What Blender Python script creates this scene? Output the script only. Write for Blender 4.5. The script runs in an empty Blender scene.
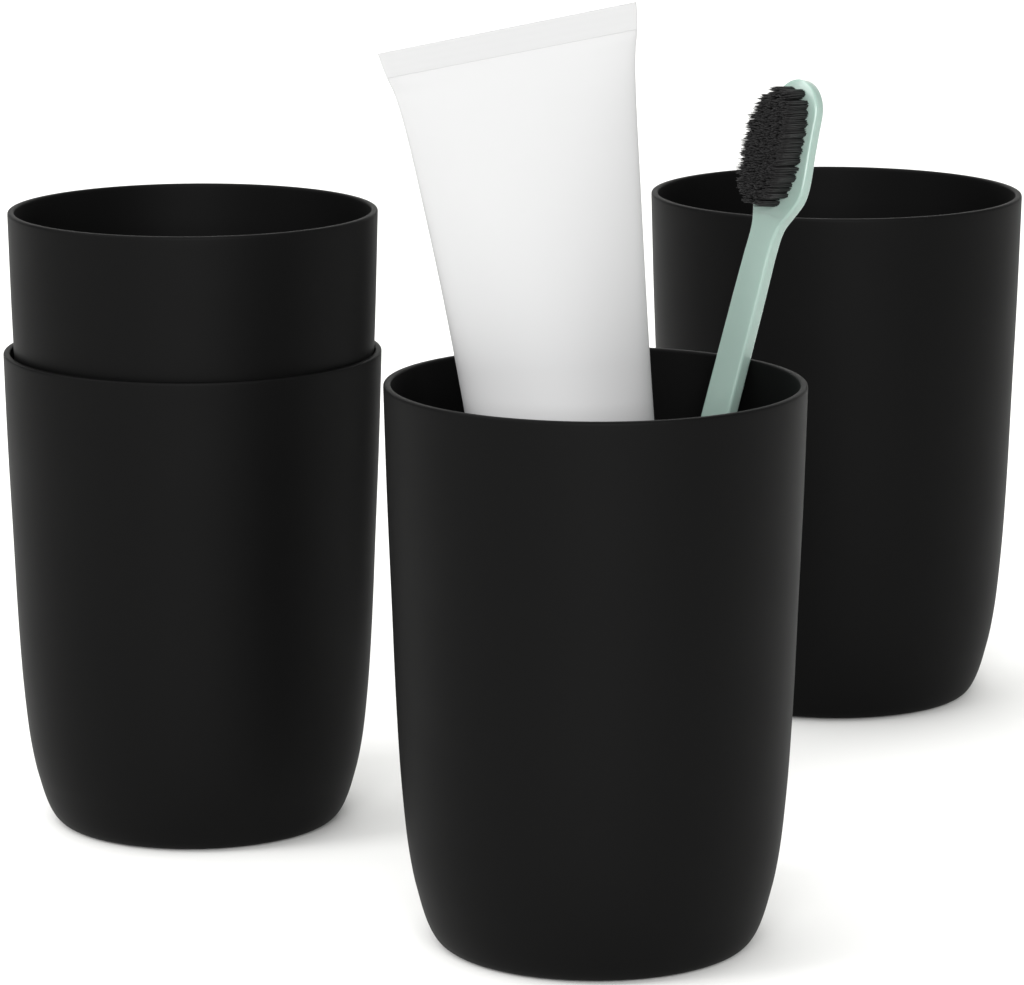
import bpy, bmesh, math, random
from mathutils import Vector
random.seed(7)
S = 0.04                                  # metres per rim radius of the front cup
H = 2.68756                               # cup height in rim radii
sc = bpy.context.scene
col = sc.collection

# ------------------------------------------------------------------ helpers
def link(name, bm, mat, parent=None, smooth=True):
    me = bpy.data.meshes.new(name)
    bmesh.ops.recalc_face_normals(bm, faces=bm.faces[:])
    bm.to_mesh(me); bm.free()
    if smooth:
        me.shade_smooth()
    me.materials.append(mat)
    o = bpy.data.objects.new(name, me)
    col.objects.link(o)
    if parent:
        o.parent = parent
    return o

def tag(o, label, cat, group=None):
    o['label'] = label; o['category'] = cat
    if group: o['group'] = group
    return o

def thing(name, label, cat, loc):
    o = bpy.data.objects.new(name, None)
    o.empty_display_size = .02
    col.objects.link(o)
    o.location = loc
    return tag(o, label, cat)

def loft(bm, rings, cap0=True, cap1=True):
    """closed rings of points -> skin; returns nothing"""
    vs = [[bm.verts.new(p) for p in r] for r in rings]
    n = len(vs[0])
    for a, b in zip(vs, vs[1:]):
        for i in range(n):
            bm.faces.new((a[i], a[(i+1) % n], b[(i+1) % n], b[i]))
    if cap0: bm.faces.new(vs[0])
    if cap1: bm.faces.new(vs[-1])
    return vs

def lerp_table(tab, x):
    if x <= tab[0][0]: return tab[0][1]
    for (x0, y0), (x1, y1) in zip(tab, tab[1:]):
        if x <= x1:
            t = (x-x0)/(x1-x0)
            return y0+(y1-y0)*t
    return tab[-1][1]

def smooth_table(tab, x):
    """Catmull-Rom through the table (monotone enough here)"""
    n = len(tab)
    if x <= tab[0][0]: return tab[0][1]
    if x >= tab[-1][0]: return tab[-1][1]
    for i in range(n-1):
        x0, y0 = tab[i]; x1, y1 = tab[i+1]
        if x <= x1:
            def slope(j):
                a = tab[max(j-1, 0)]; b = tab[min(j+1, n-1)]
                return (b[1]-a[1])/(b[0]-a[0])
            h = x1-x0; t = (x-x0)/h
            m0 = slope(i)*h; m1 = slope(i+1)*h
            return ((2*t**3-3*t*t+1)*y0+(t**3-2*t*t+t)*m0+(-2*t**3+3*t*t)*y1+(t**3-t*t)*m1)

# ------------------------------------------------------------------ materials
def principled(name, base, rough, **kw):
    m = bpy.data.materials.new(name); m.use_nodes = True
    b = m.node_tree.nodes['Principled BSDF']
    b.inputs['Base Color'].default_value = (*base, 1)
    b.inputs['Roughness'].default_value = rough
    for k, v in kw.items():
        b.inputs[k].default_value = v
    return m, m.node_tree, b

def add_bump(nt, b, scale, strength, dist=0.0001, rough_var=0.0, rough=0.5):
    tc = nt.nodes.new('ShaderNodeTexCoord')
    no = nt.nodes.new('ShaderNodeTexNoise'); no.inputs['Scale'].default_value = scale
    no.inputs['Detail'].default_value = 4
    bu = nt.nodes.new('ShaderNodeBump'); bu.inputs['Strength'].default_value = strength
    bu.inputs['Distance'].default_value = dist
    nt.links.new(tc.outputs['Object'], no.inputs['Vector'])
    nt.links.new(no.outputs['Fac'], bu.inputs['Height'])
    nt.links.new(bu.outputs['Normal'], b.inputs['Normal'])
    if rough_var:
        n2 = nt.nodes.new('ShaderNodeTexNoise'); n2.inputs['Scale'].default_value = 60
        mr = nt.nodes.new('ShaderNodeMapRange')
        mr.inputs['To Min'].default_value = rough-rough_var
        mr.inputs['To Max'].default_value = rough+rough_var
        nt.links.new(tc.outputs['Object'], n2.inputs['Vector'])
        nt.links.new(n2.outputs['Fac'], mr.inputs['Value'])
        nt.links.new(mr.outputs['Result'], b.inputs['Roughness'])

M_cup, nt, b = principled('matte_black_plastic', (.0020, .0020, .0020), .55, **{'Specular IOR Level': .06})
add_bump(nt, b, 2600, .10, 0.00005, .03, .55)
M_white, nt, b = principled('white_tube_plastic', (.39, .39, .392), .5,
    **{'Specular IOR Level': .22, 'Subsurface Weight': 0.0})
add_bump(nt, b, 160, .04, 0.0003)
M_green, nt, b = principled('sage_green_plastic', (.235, .315, .282), .24,
    **{'Specular IOR Level': .5, 'Subsurface Weight': .35, 'Subsurface Scale': .003, 'Subsurface Radius': (.6, 1, .85)})
add_bump(nt, b, 300, .04, 0.0002)
M_brist, nt, b = principled('black_bristle', (.006, .0055, .0058), .45, **{'Specular IOR Level': .35})
M_floor, nt, b = principled('white_sweep', (.92, .92, .905), .8, **{'Specular IOR Level': .1})
add_bump(nt, b, 400, .02, 0.0002)

# ------------------------------------------------------------------ setting: white studio sweep
bm = bmesh.new()
prof = [(-1.6, 0), (1.5, 0)]
for i in range(1, 25):
    a = math.pi/2*i/24
    prof.append((1.5+1.0*math.sin(a), 1.0-1.0*math.cos(a)))
prof.append((2.5, 3.0))
prev = None
for y, z in prof:
    cur = [bm.verts.new((x, y, z)) for x in (-3, 3)]
    if prev: bm.faces.new((prev[0], prev[1], cur[1], cur[0]))
    prev = cur
sweep = link('backdrop', bm, M_floor)
sweep['kind'] = 'structure'

# ------------------------------------------------------------------ cups
OUT = [(0.08, .838), (.12, .865), (.18, .892), (.25, .912), (.33, .929), (.45, .9465), (.6, .9625), (.8, .984), (1.0, 1.0)]
def outer(z):
    return smooth_table(OUT, z/H)

def cup_profile():
    RB = .715
    pts = [(0.0, .012), (RB-.06, .012), (RB-.035, .004), (RB-.02, 0.0), (RB, 0.0)]   # slight foot ring under the base
    z8 = .08*H; r8 = outer(z8)
    s0 = (outer(z8+.01)-r8)/.01
    cx = r8-s0*z8*1.0
    cx = max(cx, RB+.02)
    for i in range(1, 29):                       # rounded heel
        u = 1-i/28
        pts.append(((1-u)**2*r8+2*u*(1-u)*cx+u*u*RB, (1-u)**2*z8))
    n = 60
    lip = .018
    for i in range(1, n+1):
        z = z8+(H-lip-z8)*i/n
        pts.append((outer(z), z))
    ro = outer(H-lip); th = .036
    for i in range(1, 13):                       # rolled lip
        a = math.pi*i/12
        ca = math.copysign(abs(math.cos(a))**.6, math.cos(a)); sa = math.sin(a)**.6
        pts.append((ro-lip+lip*ca, H-lip+lip*sa))
    def thick(z):
        return lerp_table([(0, .11), (.22*H, .095), (.32*H, .09), (.52*H, .038), (H, .036)], z)
    zi = [H-lip-(H-lip-.30)*i/50 for i in range(1, 51)]
    for z in zi:
        pts.append((outer(z)-thick(z), z))
    r_in = pts[-1][0]
    for i in range(1, 13):                       # inner heel
        a = math.pi/2*i/12
        pts.append((r_in-.22+.22*math.cos(a), .30-.22*math.sin(a)))
    pts.append((0.0, .08))
    return pts

def make_cup(name, rs, hs):
    bm = bmesh.new()
    pts = cup_profile(); N = 192
    rows = []
    for r, z in pts:
        if r < 1e-6:
            rows.append([bm.verts.new((0, 0, z*S*hs))])
        else:
            rows.append([bm.verts.new((r*S*rs*math.cos(2*math.pi*i/N), r*S*rs*math.sin(2*math.pi*i/N), z*S*hs)) for i in range(N)])
    for a, b in zip(rows, rows[1:]):
        for i in range(N):
            j = (i+1) % N
            if len(a) == 1: bm.faces.new((a[0], b[j], b[i]))
            elif len(b) == 1: bm.faces.new((a[i], a[j], b[0]))
            else: bm.faces.new((a[i], a[j], b[j], b[i]))
    return link(name, bm, M_cup)

G = 'matte black tumblers'
Z0 = .0004
CX = .3930
front = make_cup('tumbler', 1.001, 1.006); front.location = (CX*S, -.07*S, Z0)
tag(front, 'largest black tumbler, in front, with the white tube and the toothbrush standing in it', 'cup', G)
low = make_cup('tumbler', .974, .9183); low.location = (-1.646*S, 2.166*S, Z0)
tag(low, 'lower black tumbler of the stacked pair, standing on the white surface', 'cup', G)
up = make_cup('tumbler', .950, 1.0); up.location = (-1.638*S, 2.166*S, .5099*S+Z0)
tag(up, 'upper black tumbler pushed down into another tumbler, its open rim raised above it', 'cup', G)
back = make_cup('tumbler', 1.052, 1.074); back.location = (1.8439*S, 4.9314*S, Z0)
tag(back, 'empty black tumbler standing alone behind the toothbrush head', 'cup', G)

# ------------------------------------------------------------------ white squeeze tube
def P(x, y, z): return Vector((x, y, z))
top = P(-.4098-.010, .22, 4.349)
axis_dn = P(.1306, 0, -1).normalized()
psi = math.radians(7)
w = P(math.cos(psi), math.sin(psi), 0)
w = (w-axis_dn*w.dot(axis_dn)).normalized()
nrm = w.cross(axis_dn)
if nrm.y > 0: nrm = -nrm                       # towards the viewer
skew = .055
BOW = [(0, .005), (.2, .016), (1.0, .021), (1.87, .015), (3.0, .003), (4.2, 0)]   # slight bend of the soft tube
HW = [(0, .624), (.06, .616), (.125, .604), (.22, .580), (.4, .555), (.8, .521), (1.3, .483), (1.87, .449), (2.6, .42), (3.4, .395), (3.75, .39)]
HT = [(.12, .0125), (.135, .0150), (.17, .024), (.3, .052), (.6, .108), (1.0, .178), (1.5, .262), (1.87, .322), (2.3, .362), (3.0, .386), (3.75, .39)]
tube = thing('squeeze_tube', 'blank white squeeze tube with its crimped end up, standing in the front tumbler', 'tube', (CX*S, 0, Z0))
def tube_ring(t, hw, ht, N=96, power=1.0, ripple=0):
    c = top+axis_dn*t+w*smooth_table(BOW, t)
    out = []
    for i in range(N):
        a = 2*math.pi*i/N
        u = math.cos(a); v = math.sin(a)
        v = math.copysign(abs(v)**power, v)
        p = c+w*(u*hw)-axis_dn*(u*hw*skew*max(0, 1-t/1.4))+nrm*(v*ht)
        out.append(p*S)
    return out
bm = bmesh.new()
rings = []
n = 90
for i in range(n+1):
    t = .120+(3.75-.120)*(i/n)**1.4
    pw = lerp_table([(.12, .2), (.14, .35), (.2, .75), (.6, 1.0)], t)
    rings.append(tube_ring(t, smooth_table(HW, t), smooth_table(HT, t), power=pw))
for i in range(1, 9):                            # shoulder
    a = math.pi/2*i/8
    rings.append(tube_ring(3.75+.12*math.sin(a), .39-.16*(1-math.cos(a)), .39-.16*(1-math.cos(a))))
loft(bm, rings)
link('tube_body', bm, M_white, tube)
# flat crimped seal with fine pressed ridges across it
bm = bmesh.new()
rings = []
n = 60
for i in range(n+1):
    t = .124*i/n
    ht = .0135+.0001*math.sin(t/.127*2*math.pi*4)
    if i == 0: ht = .006
    rings.append(tube_ring(t, smooth_table(HW, t), ht, power=.12))
loft(bm, rings)
link('crimped_seal', bm, M_white, tube)
bm = bmesh.new()
rings = [tube_ring(3.80+.02*k, .30+.0*k, .30) for k in range(0, 2)]+[tube_ring(4.23, .31, .31), tube_ring(4.25, .29, .29)]
loft(bm, rings)
link('screw_cap', bm, M_white, tube)

# ------------------------------------------------------------------ toothbrush
a_ax = P(.2434, .0773, .9668).normalized()
rim_pt = P(1.0705-.3930, .55, 2.700)
b0 = rim_pt-a_ax*((2.6876-.10)/a_ax.z)
ang = math.radians(42)
nb = P(-math.sin(ang), -math.cos(ang), 0)
nb = (nb-a_ax*nb.dot(a_ax)).normalized()        # face normal, to the left and towards the viewer
wb = a_ax.cross(nb)
if wb.x < 0: wb = -wb                           # to the right and towards the viewer
brush = thing('toothbrush', 'pale green toothbrush with black bristles leaning in the front tumbler', 'toothbrush', (CX*S, 0, Z0))
WD = [(0, .07), (.03, .10), (.1, .125), (.3, .14), (1.2, .15), (2.2, .162), (3.0, .157), (3.28, .152), (3.35, .168), (3.42, .222), (3.49, .272), (3.58, .290), (3.70, .286), (3.9, .276)]
OFF = [(3.2, 0), (3.34, .006), (3.44, .020), (3.52, .030), (3.6, .027), (3.75, .014), (3.9, .005), (4.07, 0)]   # the head sits a little off the handle's line
TH = [(0, .05), (.1, .085), (2.2, .088), (3.1, .082), (3.4, .076), (3.55, .070), (4.2, .066)]
S_TIP = 4.07
def brush_w(s):
    if s > 3.90:
        k = (s-3.90)/(S_TIP-3.90)
        return .276*math.sqrt(max(0.0, 1-k*k))
    return smooth_table(WD, s)
def brush_ring(s, wd, th):
    """rounded rectangle; the flat face towards nb, softly arched back"""
    c = b0+a_ax*s+wb*smooth_table(OFF, s)
    hw = wd/2; r = min(.015, hw*.6, th*.3)
    pts = []
    def corner(cx, cy, a0, rr, k):
        for i in range(k+1):
            a = a0+math.pi/2*i/k
            pts.append((cx+rr*math.cos(a), cy+rr*math.sin(a)))
    rb = min(th*.3, hw*.7)
    corner(hw-r, -r, 0, r, 6)                    # face right
    corner(-hw+r, -r, math.pi/2, r, 6)           # face left
    corner(-hw+rb, -th+rb, math.pi, rb, 8)
    corner(hw-rb, -th+rb, 1.5*math.pi, rb, 8)
    return [(c+wb*x+nb*(y+.5*th))*S for x, y in pts]
S_NECK = 3.40
def svals(a, b, n): return [a+(b-a)*i/n for i in range(n+1)]
hs = svals(0, .12, 8)+svals(.2, 3.1, 30)+svals(3.14, S_NECK, 16)
bm = bmesh.new()
loft(bm, [brush_ring(s, brush_w(s), smooth_table(TH, s)) for s in hs], True, False)
link('handle', bm, M_green, brush)
ss = svals(S_NECK, 3.9, 22)+[3.9+(S_TIP-3.9)*math.sin(math.pi/2*i/20) for i in range(1, 20)]
bm = bmesh.new()
rr = []
for s in ss:
    th = smooth_table(TH, s)
    k = max(0, (s-3.9)/(S_TIP-3.9))
    rr.append(brush_ring(s, max(brush_w(s), .02), th))
loft(bm, rr, False, True)
link('brush_head', bm, M_green, brush)
# bristle tufts: thin separate filaments
bm = bmesh.new()
def filament(p, d, L, r0):
    d = d.normalized()
    x = d.orthogonal().normalized(); y = d.cross(x)
    rows = []
    for f, rad in ((0, r0), (.7, r0*.9), (1, r0*.35)):
        c = p+d*(L*f)
        rows.append([bm.verts.new((c+(x*math.cos(2*math.pi*q/4)+y*math.sin(2*math.pi*q/4))*rad)*S) for q in range(4)])
    for A, B in zip(rows, rows[1:]):
        for q in range(4):
            bm.faces.new((A[q], A[(q+1) % 4], B[(q+1) % 4], B[q]))
    bm.faces.new(rows[-1])
s0, s1 = 3.45, 4.025
nrow = 13
for i in range(nrow):
    s = s0+(s1-s0)*(i+.5)/nrow
    th = smooth_table(TH, s)
    wid = min(brush_w(s), brush_w(s+.03))-.055
    k = abs((i+.5)/nrow*2-1)
    wid = min(wid, .228*math.sqrt(max(.05, 1-.92*k**2.8)))
    ncol = max(2, int(round(wid/.047)))
    for j in range(ncol):
        u = (-.5+(j+.5)/ncol)*wid-.006
        base = b0+a_ax*s+wb*(u+.6*smooth_table(OFF, s))+nb*(.5*th-.005)
        L = (.190+random.uniform(-.006, .006))*(1-.16*k**4)
        lean = a_ax*(-.13+(i-6)*-.006)+wb*(u*.25)
        for q in range(70):
            rr_ = .0225*math.sqrt(random.random()); aa = random.random()*2*math.pi
            off = a_ax*(rr_*math.cos(aa))+wb*(rr_*math.sin(aa))
            d = nb+lean+off*.9+P(*(random.gauss(0, .014) for _ in range(3)))
            filament(base+off, d, L*random.uniform(.92, 1.05), .0031)
link('bristles', bm, M_brist, brush)

# ------------------------------------------------------------------ studio lamps
def area(name, loc, target, sx, sy, power):
    l = bpy.data.lights.new(name, 'AREA'); l.shape = 'RECTANGLE'; l.size = sx; l.size_y = sy; l.energy = power
    o = bpy.data.objects.new(name, l); col.objects.link(o)
    o.location = loc
    o.rotation_euler = (Vector(target)-Vector(loc)).to_track_quat('-Z', 'Y').to_euler()
    return o
area('key_softbox', (-1.7, -.7, 1.1), (0, .05, .07), .8, .8, 20)
area('front_softbox', (.15, -2.3, .85), (0, 0, .1), 1.8, 1.0, 72)
area('top_softbox', (-0.5, .0, 1.7), (0, .1, 0), 2.2, 2.0, 25)
area('rim_softbox', (1.3, .1, .5), (0, .1, .05), .5, .8, 2.5)
area('backdrop_softbox', (0, .9, 1.7), (0, 2.2, .4), 2.2, .8, 19)
wd_ = bpy.data.worlds.new('World'); sc.world = wd_; wd_.use_nodes = True
wd_.node_tree.nodes['Background'].inputs['Color'].default_value = (1, 1, .99, 1)
wd_.node_tree.nodes['Background'].inputs['Strength'].default_value = .34

# ------------------------------------------------------------------ camera
cam = bpy.data.cameras.new('camera'); co = bpy.data.objects.new('camera', cam); col.objects.link(co)
cam.sensor_width = 36; cam.sensor_fit = 'HORIZONTAL'
cam.lens = 5019.04/1024*36
cam.shift_y = -164.636/1024
co.location = (0, -23.3283*S, 6.98091*S+Z0)
co.rotation_euler = (math.pi/2-.170991, 0, 0)
cam.clip_start = .01; cam.clip_end = 50
sc.camera = co
vs = sc.view_settings
vs.view_transform = 'Standard'; vs.look = 'None'; vs.exposure = 0; vs.gamma = 1; vs.use_curve_mapping = False
